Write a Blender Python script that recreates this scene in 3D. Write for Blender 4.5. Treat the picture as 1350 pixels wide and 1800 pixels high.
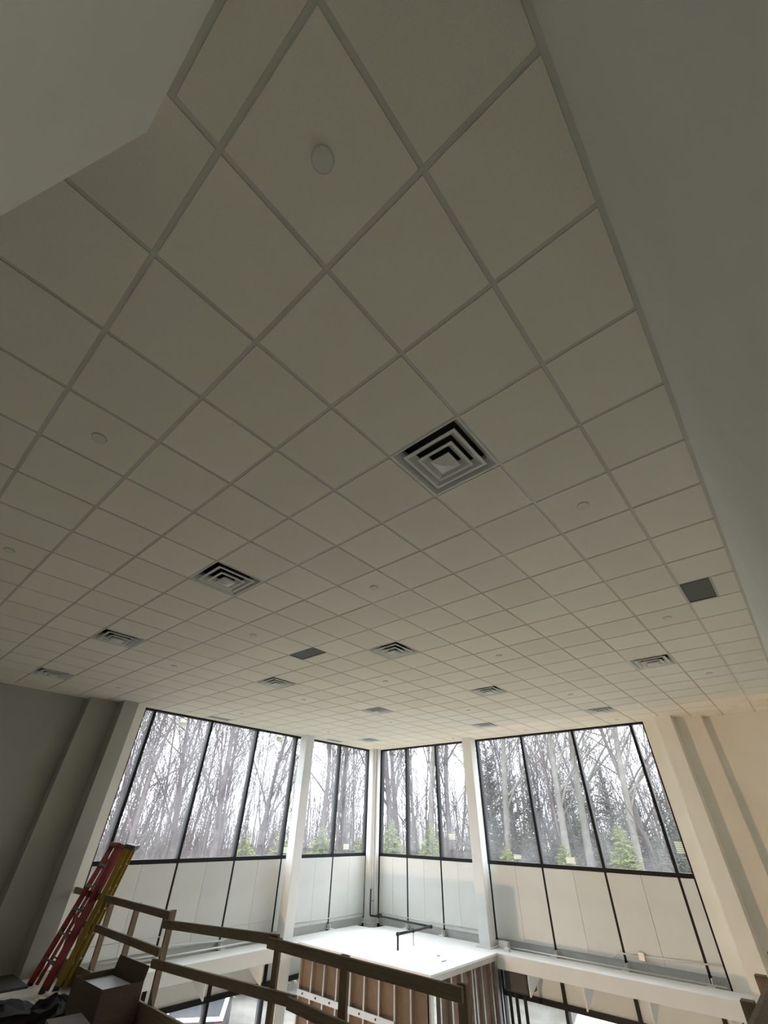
import bpy, math, random
from mathutils import Vector, Matrix
random.seed(7)
S = bpy.context.scene
COL = S.collection
for o in list(bpy.data.objects):
    bpy.data.objects.remove(o, do_unlink=True)

# ------------------------------------------------------------------ frame of reference
T = 0.6096                    # ceiling module, metres
H = 2.2441                    # ceiling above the camera (camera stands at z = 0)
FZ = -2.15                    # mezzanine floor
GZ = -6.0                     # ground floor / ground outside
XW, YW = 13.17, 10.91         # glass planes of the two curtain walls
CAM = Vector((0.1638, -0.8240, 0.0))
PITCH, ROLL, YAW, FPX = 0.659736, 0.0228548, 0.8450917, 713.69

# ------------------------------------------------------------------ camera
def cam_axes():
    f = Vector((0, math.cos(PITCH), math.sin(PITCH))); r = Vector((1, 0, 0)); u = r.cross(f)
    c, s = math.cos(ROLL), math.sin(ROLL)
    ax = [c*r + s*u, -s*r + c*u, f]
    A = Vector((math.cos(YAW), math.sin(YAW), 0)); B = Vector((-math.sin(YAW), math.cos(YAW), 0))
    return [Vector((A.dot(v), B.dot(v), v.z)) for v in ax]
RIGHT, UP, FWD = cam_axes()
cd = bpy.data.cameras.new('camera'); cd.sensor_fit = 'AUTO'; cd.sensor_width = 36
cd.lens = FPX/1800*36; cd.clip_start = 0.02; cd.clip_end = 600
cam = bpy.data.objects.new('camera', cd); COL.objects.link(cam)
m = Matrix.Identity(4)
for i, v in enumerate((RIGHT, UP, -FWD)):
    for k in range(3): m[k][i] = v[k]
m.translation = CAM
cam.matrix_world = m
S.camera = cam
def project(p):
    d = Vector(p) - CAM
    z = d.dot(FWD)
    if z < 0.05: return None
    return (675 + FPX*d.dot(RIGHT)/z, 900 - FPX*d.dot(UP)/z)

# ------------------------------------------------------------------ sky and light
W = bpy.data.worlds.new('overcast_sky'); S.world = W; W.use_nodes = True
nt = W.node_tree; bg = nt.nodes['Background']
bg.inputs['Color'].default_value = (0.90, 0.92, 1.0, 1)
# standard (CIE) overcast sky: luminance rises smoothly as (1 + 2 sin elevation) / 3 towards the zenith
SKY_ZENITH = 8.8
tcw = nt.nodes.new('ShaderNodeTexCoord'); sx = nt.nodes.new('ShaderNodeSeparateXYZ')
mx = nt.nodes.new('ShaderNodeMath'); mx.operation = 'MAXIMUM'; mx.inputs[1].default_value = 0.0
ma = nt.nodes.new('ShaderNodeMath'); ma.operation = 'MULTIPLY_ADD'; ma.inputs[1].default_value = SKY_ZENITH*2/3; ma.inputs[2].default_value = SKY_ZENITH/3
nt.links.new(tcw.outputs['Generated'], sx.inputs[0]); nt.links.new(sx.outputs['Z'], mx.inputs[0]); nt.links.new(mx.outputs[0], ma.inputs[0]); nt.links.new(ma.outputs[0], bg.inputs['Strength'])
S.view_settings.view_transform = 'Standard'
S.view_settings.look = 'None'
S.view_settings.exposure = 0.56
S.view_settings.gamma = 1.0
S.view_settings.use_curve_mapping = False
S.cycles.max_bounces = 8
S.cycles.diffuse_bounces = 5
S.cycles.transparent_max_bounces = 24
S.cycles.sample_clamp_indirect = 8.0
def lamp(name, kind, loc, power, color, size, target=None):
    d = bpy.data.lights.new(name, kind); d.energy = power; d.color = color
    d.shadow_soft_size = size
    if kind == 'SPOT': d.spot_size = math.radians(92); d.spot_blend = .35
    o = bpy.data.objects.new(name, d); COL.objects.link(o); o.location = loc
    if target is not None: o.rotation_euler = (Vector(target)-Vector(loc)).to_track_quat('-Z', 'Y').to_euler()
    return o
# halogen work light standing on the ground floor under the mezzanine: its beam clears the slab edge
lamp('work_light', 'SPOT', (0.1, 6.9, -5.4), 1050, (1.0, 0.66, 0.38), 0.06, target=(13.1, 1.6, -.6))

# ------------------------------------------------------------------ materials
MATS = {}
def mat(name, col, rough=0.8, metal=0.0, noise=None, bump=None, spec=0.5, rnd=0.0):
    """noise=(scale, amount, detail): mottling of the colour; bump=(scale, strength); rnd: tint per object"""
    if name in MATS: return MATS[name]
    M = bpy.data.materials.new(name); M.use_nodes = True
    t = M.node_tree; b = t.nodes['Principled BSDF']
    b.inputs['Roughness'].default_value = rough; b.inputs['Metallic'].default_value = metal
    b.inputs['Specular IOR Level'].default_value = spec
    b.inputs['Base Color'].default_value = (*col, 1)
    tc = t.nodes.new('ShaderNodeTexCoord')
    src = None
    if noise:
        n = t.nodes.new('ShaderNodeTexNoise'); n.inputs['Scale'].default_value = noise[0]
        n.inputs['Detail'].default_value = noise[2] if len(noise) > 2 else 4
        t.links.new(tc.outputs['Object'], n.inputs['Vector'])
        mx = t.nodes.new('ShaderNodeMix'); mx.data_type = 'RGBA'
        a = noise[1]
        mx.inputs[6].default_value = (*[max(0, c*(1-a)) for c in col], 1)
        mx.inputs[7].default_value = (*[min(1, c*(1+a)) for c in col], 1)
        cr = t.nodes.new('ShaderNodeValToRGB'); cr.color_ramp.elements[0].position = .3; cr.color_ramp.elements[1].position = .7
        t.links.new(n.outputs['Fac'], cr.inputs['Fac']); t.links.new(cr.outputs['Color'], mx.inputs[0])
        src = mx.outputs[2]
    if rnd:
        oi = t.nodes.new('ShaderNodeObjectInfo')
        hs = t.nodes.new('ShaderNodeHueSaturation')
        mr = t.nodes.new('ShaderNodeMapRange'); mr.inputs['To Min'].default_value = 1-rnd; mr.inputs['To Max'].default_value = 1+rnd
        t.links.new(oi.outputs['Random'], mr.inputs['Value']); t.links.new(mr.outputs['Result'], hs.inputs['Value'])
        if src: t.links.new(src, hs.inputs['Color'])
        else: hs.inputs['Color'].default_value = (*col, 1)
        src = hs.outputs['Color']
    if src: t.links.new(src, b.inputs['Base Color'])
    if bump:
        n2 = t.nodes.new('ShaderNodeTexNoise'); n2.inputs['Scale'].default_value = bump[0]; n2.inputs['Detail'].default_value = 5
        t.links.new(tc.outputs['Object'], n2.inputs['Vector'])
        bp = t.nodes.new('ShaderNodeBump'); bp.inputs['Strength'].default_value = bump[1]; bp.inputs['Distance'].default_value = .01
        t.links.new(n2.outputs['Fac'], bp.inputs['Height']); t.links.new(bp.outputs['Normal'], b.inputs['Normal'])
    MATS[name] = M
    return M

def wood_mat(name, c1, c2, scale=(3, 3, 3)):
    M = bpy.data.materials.new(name); M.use_nodes = True; t = M.node_tree; b = t.nodes['Principled BSDF']
    tc = t.nodes.new('ShaderNodeTexCoord'); mp = t.nodes.new('ShaderNodeMapping'); mp.inputs['Scale'].default_value = scale
    n = t.nodes.new('ShaderNodeTexNoise'); n.inputs['Scale'].default_value = 6; n.inputs['Detail'].default_value = 8; n.inputs['Distortion'].default_value = 1.2
    cr = t.nodes.new('ShaderNodeValToRGB'); cr.color_ramp.elements[0].color = (*c1, 1); cr.color_ramp.elements[1].color = (*c2, 1)
    cr.color_ramp.elements[0].position = .32; cr.color_ramp.elements[1].position = .68
    t.links.new(tc.outputs['Object'], mp.inputs['Vector']); t.links.new(mp.outputs['Vector'], n.inputs['Vector'])
    t.links.new(n.outputs['Fac'], cr.inputs['Fac']); t.links.new(cr.outputs['Color'], b.inputs['Base Color'])
    b.inputs['Roughness'].default_value = .75
    return M

M_TILE = mat('ceiling_tile_fibre', (.93, .885, .77), .95, noise=(160, .03, 1), spec=.2, rnd=.035)
M_TEE = mat('tee_painted_steel', (.70, .68, .61), .25, spec=.7)
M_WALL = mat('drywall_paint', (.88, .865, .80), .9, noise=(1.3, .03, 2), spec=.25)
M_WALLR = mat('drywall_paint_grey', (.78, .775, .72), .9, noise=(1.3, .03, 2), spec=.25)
M_WALL_SHADE = mat('drywall_paint_shaded', (.42, .42, .375), .9, noise=(1.3, .04, 2), spec=.25)  # wall paint darkened: the left wall's shade is put into its colour
M_WHITE = mat('white_paint', (.76, .775, .765), .7, noise=(3, .02, 4), spec=.35)
M_PANEL = mat('knee_wall_gypsum', (.74, .755, .73), .85, noise=(1.6, .035, 2), spec=.3, rnd=.035)
M_STRIP = mat('galvanised_closure', (.50, .52, .51), .55, .3, noise=(6, .06))
M_MULL = mat('black_anodised', (.006, .006, .007), .5, 0, spec=.25)
M_PLENUM = mat('plenum_dark', (.03, .03, .03), .95)
M_CONC = mat('slab_concrete', (.58, .57, .53), .9, noise=(2.2, .14, 8), bump=(40, .2))
M_MEZZ = mat('dusty_concrete', (.70, .68, .62), .95, noise=(2.0, .30, 9), bump=(30, .3))
M_DIFF = mat('diffuser_enamel', (.80, .81, .78), .35, spec=.5)
M_DARKPAN = mat('return_panel_grey', (.13, .14, .135), .6)
M_GRILLE = mat('grille_grey', (.42, .42, .41), .5)
M_CAP = mat('sprinkler_cap_white', (.80, .78, .72), .4)
M_LID = mat('lid_gypsum_white', (.76, .775, .775), .8, noise=(2, .025, 6))
M_GALV = mat('galvanised_stud', (.62, .62, .60), .32, .85, noise=(9, .06))
M_KRAFT = mat('kraft_facing', (.19, .135, .10), .8, noise=(3, .18, 6), rnd=.25)
M_PIPE = mat('black_iron_pipe', (.03, .03, .035), .5, .3)
M_CONDUIT = mat('conduit_white', (.70, .71, .70), .4, .2)
M_CARD = wood_mat('cardboard_brown', (.075, .052, .036), (.10, .07, .048), (1, 1, 4))
M_CARDIN = mat('cardboard_inside_film', (.62, .66, .70), .3)
M_RED = mat('fibreglass_red', (.20, .012, .010), .45, noise=(8, .12))
M_YEL = mat('fibreglass_yellow', (.27, .18, .015), .45, noise=(8, .12))
M_ALU = mat('aluminium_step', (.30, .29, .28), .45, .7)
M_RUB = mat('rubber_black', (.03, .03, .03), .8)
M_STEELD = mat('dark_steel', (.09, .095, .10), .5, .5)
M_BAG = mat('debris_black', (.016, .016, .018), .7, noise=(12, .5), spec=.2)
M_PLAST = mat('plastic_sheet_white', (.66, .63, .56), .6, noise=(6, .15))
W_RAIL = wood_mat('framing_lumber', (.15, .115, .078), (.215, .17, .12), (2, .5, 9))
W_POST = wood_mat('framing_lumber_upright', (.17, .13, .085), (.25, .19, .13), (9, 9, .6))
M_BARK = [mat('bark_grey', (.088, .075, .077), .95, noise=(3, .25, 2)), mat('bark_brown', (.093, .074, .073), .95, noise=(3, .25, 2)),
          mat('bark_pale', (.135, .126, .11), .95, noise=(3, .2, 2))]
M_NEED = [mat('needles_bright', (.17, .20, .062), .8, noise=(1.5, .3, 5)), mat('needles_dull', (.085, .094, .070), .85, noise=(1.2, .3, 5))]
M_BRUSH = mat('brush_twigs', (.115, .095, .082), .95)

def ground_mat():
    M = bpy.data.materials.new('gravel_and_grass'); M.use_nodes = True; t = M.node_tree; b = t.nodes['Principled BSDF']
    tc = t.nodes.new('ShaderNodeTexCoord'); n = t.nodes.new('ShaderNodeTexNoise'); n.inputs['Scale'].default_value = .35; n.inputs['Detail'].default_value = 10; n.inputs['Roughness'].default_value = .7
    cr = t.nodes.new('ShaderNodeValToRGB'); e = cr.color_ramp.elements
    e[0].position = .35; e[0].color = (.05, .047, .03, 1); e[1].position = .62; e[1].color = (.125, .118, .106, 1)
    x = e.new(.5); x.color = (.08, .075, .06, 1)
    t.links.new(tc.outputs['Object'], n.inputs['Vector']); t.links.new(n.outputs['Fac'], cr.inputs['Fac']); t.links.new(cr.outputs['Color'], b.inputs['Base Color'])
    b.inputs['Roughness'].default_value = .95
    return M
M_GROUND = ground_mat()

def glass_mat():
    M = bpy.data.materials.new('dusty_hazy_glass'); M.use_nodes = True; t = M.node_tree
    for n in list(t.nodes): t.nodes.remove(n)
    out = t.nodes.new('ShaderNodeOutputMaterial')
    tr = t.nodes.new('ShaderNodeBsdfTransparent'); tr.inputs['Color'].default_value = (.95, .97, .96, 1)
    gl = t.nodes.new('ShaderNodeBsdfGlossy'); gl.inputs['Roughness'].default_value = .02
    lw = t.nodes.new('ShaderNodeLayerWeight'); lw.inputs['Blend'].default_value = .5
    pw = t.nodes.new('ShaderNodeMath'); pw.operation = 'POWER'; pw.inputs[1].default_value = 5; t.links.new(lw.outputs['Facing'], pw.inputs[0])
    fr = t.nodes.new('ShaderNodeMath'); fr.operation = 'MULTIPLY_ADD'; fr.inputs[1].default_value = .7; fr.inputs[2].default_value = .025; t.links.new(pw.outputs[0], fr.inputs[0])
    m1 = t.nodes.new('ShaderNodeMixShader'); m2 = t.nodes.new('ShaderNodeMixShader')
    tl = t.nodes.new('ShaderNodeBsdfTranslucent'); tl.inputs['Color'].default_value = (.8, .8, .8, 1)  # pale veil: dust film, also laying a misty haze over the trees
    tc = t.nodes.new('ShaderNodeTexCoord'); n = t.nodes.new('ShaderNodeTexNoise'); n.inputs['Scale'].default_value = 1.1; n.inputs['Detail'].default_value = 1
    mr = t.nodes.new('ShaderNodeMapRange'); mr.inputs['From Min'].default_value = .35; mr.inputs['From Max'].default_value = .75; mr.inputs['To Min'].default_value = .02; mr.inputs['To Max'].default_value = .07
    t.links.new(tc.outputs['Object'], n.inputs['Vector']); t.links.new(n.outputs['Fac'], mr.inputs['Value'])
    t.links.new(fr.outputs[0], m1.inputs['Fac']); t.links.new(tr.outputs[0], m1.inputs[1]); t.links.new(gl.outputs[0], m1.inputs[2])
    t.links.new(mr.outputs[0], m2.inputs['Fac']); t.links.new(m1.outputs[0], m2.inputs[1]); t.links.new(tl.outputs[0], m2.inputs[2])
    t.links.new(m2.outputs[0], out.inputs['Surface'])
    return M
M_GLASS = glass_mat()

def label_mat():
    M = bpy.data.materials.new('glazing_label_print'); M.use_nodes = True; t = M.node_tree; b = t.nodes['Principled BSDF']
    tc = t.nodes.new('ShaderNodeTexCoord'); w = t.nodes.new('ShaderNodeTexWave'); w.bands_direction = 'Z'; w.inputs['Scale'].default_value = 9; w.inputs['Distortion'].default_value = 0
    cr = t.nodes.new('ShaderNodeValToRGB'); cr.color_ramp.elements[0].color = (.45, .45, .42, 1); cr.color_ramp.elements[1].color = (.85, .85, .76, 1)
    cr.color_ramp.elements[0].position = .12; cr.color_ramp.elements[1].position = .3
    t.links.new(tc.outputs['Object'], w.inputs['Vector']); t.links.new(w.outputs['Fac'], cr.inputs['Fac']); t.links.new(cr.outputs['Color'], b.inputs['Base Color'])
    # thin paper: part of the daylight comes through
    b.inputs['Roughness'].default_value = .7; b.inputs['Transmission Weight'].default_value = 0
    tl = t.nodes.new('ShaderNodeBsdfTranslucent'); t.links.new(cr.outputs['Color'], tl.inputs['Color'])
    mx = t.nodes.new('ShaderNodeMixShader'); mx.inputs[0].default_value = .6
    out = t.nodes['Material Output']
    t.links.new(b.outputs[0], mx.inputs[1]); t.links.new(tl.outputs[0], mx.inputs[2]); t.links.new(mx.outputs[0], out.inputs['Surface'])
    return M
M_LABEL = label_mat()

# ------------------------------------------------------------------ mesh helpers
WLOC = {}
class MB:
    def __init__(s): s.v = []; s.f = []
    def quad(s, *p):
        n = len(s.v); s.v += [tuple(q) for q in p]; s.f.append(tuple(range(n, n+len(p)))); return s
    def box(s, x0, x1, y0, y1, z0, z1):
        n = len(s.v)
        s.v += [(x0,y0,z0),(x1,y0,z0),(x1,y1,z0),(x0,y1,z0),(x0,y0,z1),(x1,y0,z1),(x1,y1,z1),(x0,y1,z1)]
        s.f += [tuple(n+i for i in q) for q in ((0,3,2,1),(4,5,6,7),(0,1,5,4),(1,2,6,5),(2,3,7,6),(3,0,4,7))]; return s
    def bar(s, p0, p1, w, h, up=(0,0,1)):
        """rectangular bar from p0 to p1, w across, h along up"""
        p0 = Vector(p0); p1 = Vector(p1); d = (p1-p0).normalized(); u = Vector(up); a = d.cross(u).normalized(); u = a.cross(d).normalized()
        n = len(s.v)
        for p in (p0, p1):
            for i, j in ((-1,-1),(1,-1),(1,1),(-1,1)): s.v.append(tuple(p + a*(i*w/2) + u*(j*h/2)))
        s.f += [tuple(n+i for i in q) for q in ((0,1,2,3),(7,6,5,4),(0,4,5,1),(1,5,6,2),(2,6,7,3),(3,7,4,0))]; return s
    def tube(s, pts, rad, n=8, cap=True):
        pts = [Vector(p) for p in pts]
        if not hasattr(rad, '__len__'): rad = [rad]*len(pts)
        base = len(s.v)
        ref = Vector((0,0,1)) if abs((pts[-1]-pts[0]).normalized().z) < .9 else Vector((1,0,0))
        for i, p in enumerate(pts):
            d = (pts[min(i+1,len(pts)-1)]-pts[max(i-1,0)]).normalized()
            a = d.cross(ref).normalized(); b = d.cross(a)
            for k in range(n):
                t = 2*math.pi*k/n
                s.v.append(tuple(p + (a*math.cos(t)+b*math.sin(t))*rad[i]))
        for i in range(len(pts)-1):
            for k in range(n):
                k2 = (k+1) % n
                s.f.append((base+i*n+k, base+(i+1)*n+k, base+(i+1)*n+k2, base+i*n+k2))
        if cap:
            s.f.append(tuple(base+k for k in range(n))); s.f.append(tuple(base+(len(pts)-1)*n+k for k in reversed(range(n))))
        return s
    def lathe(s, c, prof, n=20):
        """prof: [(r, z)] about the vertical through c"""
        base = len(s.v)
        for r, z in prof:
            for k in range(n):
                t = 2*math.pi*k/n; s.v.append((c[0]+r*math.cos(t), c[1]+r*math.sin(t), c[2]+z))
        for i in range(len(prof)-1):
            for k in range(n):
                k2 = (k+1) % n; s.f.append((base+i*n+k, base+i*n+k2, base+(i+1)*n+k2, base+(i+1)*n+k))
        s.f.append(tuple(base+k for k in reversed(range(n)))); s.f.append(tuple(base+(len(prof)-1)*n+k for k in range(n)))
        return s
    def mesh(s, name, material, origin=(0,0,0), smooth=False):
        me = bpy.data.meshes.new(name); o = Vector(origin)
        me.from_pydata([tuple(Vector(v)-o) for v in s.v], [], s.f); me.update()
        if material is not None: me.materials.append(material)
        if smooth:
            for p in me.polygons: p.use_smooth = True
        return me
    def build(s, name, material, parent=None, smooth=False, origin=None):
        if origin is None:
            xs, ys, zs = zip(*s.v); origin = ((min(xs)+max(xs))/2, (min(ys)+max(ys))/2, min(zs))
        return place(name, s.mesh(name, material, origin, smooth), origin, parent)
def place(name, me, loc, parent=None):
    o = bpy.data.objects.new(name, me); COL.objects.link(o); WLOC[o] = Vector(loc)
    if parent is not None: o.parent = parent; o.location = Vector(loc)-WLOC[parent]
    else: o.location = loc
    return o
def empty(name, loc): return place(name, None, loc)
def tag(o, label=None, cat=None, group=None, kind=None):
    if label: o['label'] = label
    if cat: o['category'] = cat
    if group: o['group'] = group
    if kind: o['kind'] = kind
    return o
def struct(o, label, cat): return tag(o, label, cat, kind='structure')
def bevel(o, w=.006, seg=2):
    b = o.modifiers.new('bevel', 'BEVEL'); b.width = w; b.segments = seg; b.limit_method = 'ANGLE'; return o
def B(x0, x1, y0, y1, z0, z1): return MB().box(x0, x1, y0, y1, z0, z1)

# ================================================================== THE SHELL
YR = -1.158                   # face of the wall on the right
struct(B(-3.0, 4.42, YR, 11.3, FZ-.35, FZ).build('floor_mezzanine', M_MEZZ), 'dusty grey concrete floor of the upper level by the ladders', 'floor')
struct(B(4.42, 13.4, YR, .06, FZ-.35, FZ).build('floor_walkway', M_MEZZ), 'upper walkway floor along the right wall behind the corner guardrail', 'floor')
struct(B(-3.2, 13.6, -1.4, 11.3, GZ-.2, GZ).build('floor_ground', M_CONC), 'bare concrete floor of the storey below', 'floor')
struct(B(-3.2, 13.8, YR-.2, YR, GZ, H+.6).build('wall_right', M_WALLR), 'plain painted wall running along the right side of the ceiling', 'wall')
struct(B(-.45, -.226, -4, .18, FZ, H+.3).build('wall_near', M_WALL), 'pale wall end jutting in at the top left corner', 'wall')
struct(B(-3.2, -3.0, -1.36, 11.4, GZ, H+.6).build('wall_back', M_WALL), 'back wall behind the upper floor', 'wall')
wl = struct(B(-3.2, 3.3, 11.11, 11.4, GZ, H+.6).build('wall_left', M_WALL_SHADE), 'shaded grey wall at the far left beside the ladders', 'wall')
B(3.3, 4.57, 10.84, 11.4, GZ, H+.6).build('furred_wall', M_WALL_SHADE, wl)
B(3.91, 4.24, 10.47, 10.84, FZ, H+.02).build('pilaster', M_WALL_SHADE, wl)
B(4.30, 4.56, 10.825, 10.84, FZ, H).build('jamb_strip', M_WALL, wl)  # paler strip laid on the furred wall beside the window frame
wf = struct(B(13.37, 13.65, -1.36, .43, GZ, H+.6).build('wall_far', M_WALL), 'warm lit beige wall at the far right end', 'wall')
B(13.10, 13.65, .43, 1.69, GZ, H+.6).build('furred_wall', M_WALL, wf)
B(12.65, 13.10, .99, 1.32, GZ, H+.02).build('pilaster', M_WALL, wf)

# ------------------------------------------------------------------ columns
def column(x0, x1, y0, y1, label):
    o = B(x0, x1, y0, y1, GZ, H+.02).build('column', M_WHITE)
    struct(o, label, 'column'); bevel(o, .012)
    B(x0-.06, x1+.06, y0-.06, y1+.06, -2.27, -2.25).build('base_plate', M_WHITE, o)
    return o
column(9.40, 9.70, 10.35, 10.65, 'white square steel column in front of the left window wall')
column(12.60, 12.90, 6.46, 6.76, 'white square steel column in front of the right window wall')
cc = column(12.78, 13.08, 10.52, 10.82, 'white column in the glazed corner of the room')
MB().tube([(12.75, 10.58, -2.2), (12.75, 10.58, H)], .035, 10).build('drain_pipe', M_WHITE, cc, True)
MB().tube([(12.88, 10.49, -2.2), (12.88, 10.49, H)], .03, 10).build('drain_pipe', M_WHITE, cc, True)

# ------------------------------------------------------------------ slab ledges in front of the glazing
LZ0, LZ1 = -2.52, -2.27
def ledge(axis, a0, a1, label, name):
    front, back = (XW-.84, XW-.24) if axis == 'x' else (YW-.84, YW-.24)
    o = (B(front, back, a0, a1, LZ0, LZ1) if axis == 'x' else B(a0, a1, front, back, LZ0, LZ1)).build(name, M_WHITE)
    struct(o, label, 'ledge'); bevel(o, .01)
    return o, front, back
lr, FX, BX = ledge('x', 1.33, 10.07, 'white slab ledge below the right window wall, lit warm', 'trim_1')
ll, FY, BY = ledge('y', 4.42, 12.33, 'white slab ledge below the left window wall', 'trim_2')
GUS = [(.03, 0), (.80, 0), (.74, .05), (.40, .19), (.05, .33), (.03, .33)]   # (depth behind the front edge, drop)
def gusset(p, axis, parent):
    mb = MB(); t = .012; n = len(GUS)
    if axis == 'x':
        mb.v = [(FX+d, p-t, LZ0-h) for d, h in GUS] + [(FX+d, p+t, LZ0-h) for d, h in GUS]
    else:
        mb.v = [(p+t, FY+d, LZ0-h) for d, h in GUS] + [(p-t, FY+d, LZ0-h) for d, h in GUS]
    mb.f = [tuple(reversed(range(n))), tuple(range(n, 2*n))] + [(i, (i+1) % n, (i+1) % n+n, i+n) for i in range(n)]
    mb.build('gusset', M_WHITE, parent)
for y in (5.45, 4.25, 3.02, 1.75): gusset(y, 'x', lr)
for x in (5.9, 7.3, 8.7): gusset(x, 'y', ll)

# ------------------------------------------------------------------ curtain walls
TR, TR2, HEAD, KICK = -.70, -3.04, 2.225, -2.14
def curtain(name, axis, muls, jambs, label, stickers=()):
    """axis 'x': plane X = XW, positions along Y; axis 'y': plane Y = YW, positions along X"""
    P = XW if axis == 'x' else YW
    def bx(a0, a1, d0, d1, z0, z1):      # d measured inwards (towards the room)
        return B(P-d1, P-d0, a0, a1, z0, z1) if axis == 'x' else B(a0, a1, P-d1, P-d0, z0, z1)
    a0, a1 = jambs
    mid = (P, (a0+a1)/2, GZ) if axis == 'x' else ((a0+a1)/2, P, GZ)
    w = struct(empty(name, mid), label, 'window')
    hw = .034
    for q in muls:
        bx(q-hw, q+hw, -.08, .07, GZ, H).build('mullion', M_MULL, w)
    for q in jambs:
        bx(q-.025, q+.025, -.08, .05, GZ, H).build('jamb_frame', M_MULL, w)
    bx(a0, a1, -.08, .066, TR-.035, TR+.035).build('transom', M_MULL, w)
    bx(a0, a1, -.08, .066, TR2-.045, TR2+.045).build('transom', M_MULL, w)
    bx(a0, a1, -.08, .066, HEAD-.02, H+.03).build('head_frame', M_MULL, w)
    bx(a0, a1, -.08, .066, GZ, GZ+.1).build('sill_frame', M_MULL, w)
    bx(a0-.1, a1+.1, -.25, .03, H+.03, H+.6).build('header', M_WALL, w)
    bx(a0, a1, -.10, -.02, LZ0-.15, TR-.03).build('spandrel_backing', M_PLENUM, w)
    edges = sorted(set([a0] + list(muls) + [a1]))
    for e0, e1 in zip(edges, edges[1:]):
        if e1-e0 < .08: continue
        bx(e0+.03, e1-.03, -.012, .012, TR+.03, HEAD-.015).build('glass_pane', M_GLASS, w)
        bx(e0+.03, e1-.03, -.012, .012, GZ+.1, TR2-.04).build('glass_pane', M_GLASS, w)
        bx(e0+.03, e1-.03, -.012, .02, TR2+.04, LZ0-.02).build('lower_spandrel', M_PANEL, w)
        g = .026
        if e1-e0 > .9:
            c = (e0+e1)/2
            bx(e0+g, c-.004, .03, .075, KICK, TR-.045).build('knee_panel', M_PANEL, w)
            bx(c+.004, e1-g, .03, .073, KICK, TR-.045).build('knee_panel', M_PANEL, w)
        else:
            bx(e0+g, e1-g, .03, .075, KICK, TR-.045).build('knee_panel', M_PANEL, w)
        bx(e0+.002, e1-.002, .0, .045, LZ1-.05, KICK).build('kick_strip', M_STRIP, w)
    for q in muls:                      # clip angles tying each mullion to the slab
        bx(q-.07, q+.07, .045, .30, LZ1, LZ1+.012).build('clip_angle', M_WHITE, w)
        bx(q-.05, q+.05, .045, .06, LZ1, LZ1+.13).build('clip_angle', M_WHITE, w)
        bx(q-.03, q-.015, .06, .20, LZ1+.012, LZ1+.10).build('clip_angle', M_WHITE, w)
    for (q, z, sw, sh) in stickers:
        bx(q-sw/2, q+sw/2, .013, .016, z-sh/2, z+sh/2).build('glazing_label', M_LABEL, w)
    return w
curtain('window_1', 'y', [4.82, 6.42, 7.92, 9.40], (4.57, 10.0), 'left window wall of tall panes between the ladders and the column',
        [(4.68, 1.83, .09, .22), (5.62, 2.03, .20, .09), (8.75, 2.08, .20, .13), (9.55, -.56, .16, .12)])
curtain('window_2', 'y', [11.34, 12.80], (10.0, 13.10), 'corner window bay right of the left column', [(11.94, -.51, .24, .14)])
curtain('window_3', 'x', [8.12, 9.37, 10.51], (7.0, 10.85), 'corner window bay left of the right column', [(7.71, -.19, .22, .14)])
curtain('window_4', 'x', [2.00, 3.51, 5.03, 6.54], (1.70, 7.0), 'right window wall of tall panes beside the warm wall',
        [(1.80, -.24, .17, .20), (5.70, -.56, .20, .09), (4.29, -.57, .22, .12)])

# ================================================================== CEILING
deck = struct(B(-3.2, 13.6, -1.4, 11.4, H+.42, H+.6).build('ceiling', M_PLENUM), 'white suspended tile ceiling on a square grid', 'ceiling')
TW = .024
def tile_mb(hx, hy):
    b = TW/2+.0015; mb = MB()
    mb.box(-hx+b, hx-b, -hy+b, hy-b, -.0045, .003)
    mb.box(-hx+.003, hx-.003, -hy+.003, hy-.003, .003, .016)
    return mb
FULL = tile_mb(T/2, T/2).mesh('ceiling_tile', M_TILE)
XE, YE = XW-.07, YW-.07          # ceiling stops at the window heads
HOLES = {(3,0),(3,5),(3,10),(3,15),(8,5),(8,10),(13,0),(13,5),(13,10),(18,3),(18,8),(18,15)}
cands = []
for a in range(-5, 22):
    for b in range(-2, 18):
        x0, x1, y0, y1 = a*T, (a+1)*T, b*T, (b+1)*T
        x1 = min(x1, XE); y1 = min(y1, YE); y0 = max(y0, YR+.014)
        if (a, b) in HOLES or x1-x0 < .05 or y1-y0 < .05: continue
        if (a, b) == (7,7): x0 = 7.5*T
        if (a, b) == (9,-2): y1 = -1.5*T
        if (a, b) == (10,17) or (a, b) == (17,17): y0 = 17.36*T
        if y1-y0 < .05: continue
        if x1 <= -.2 and y1 <= .2: continue
        if x0 < -.2 and y1 <= .01: x0 = -.212
        if x1 > 12.9 and y0 < .4: x1 = min((a+1)*T, 13.37)
        c = ((x0+x1)/2, (y0+y1)/2)
        pts = [project((x, y, H)) for x in (x0, x1) for y in (y0, y1)]
        area = 0
        if all(pts):
            (ax, ay), (bx_, by), (cx, cy), (dx, dy) = pts
            if max(p[0] for p in pts) > 0 and min(p[0] for p in pts) < 1350 and max(p[1] for p in pts) > 0 and min(p[1] for p in pts) < 1800:
                area = .5*abs((dx-ax)*(cy-by)-(dy-ay)*(cx-bx_))
        cands.append((area, x0, x1, y0, y1))
cands.sort(reverse=True)
rest = MB()
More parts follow.
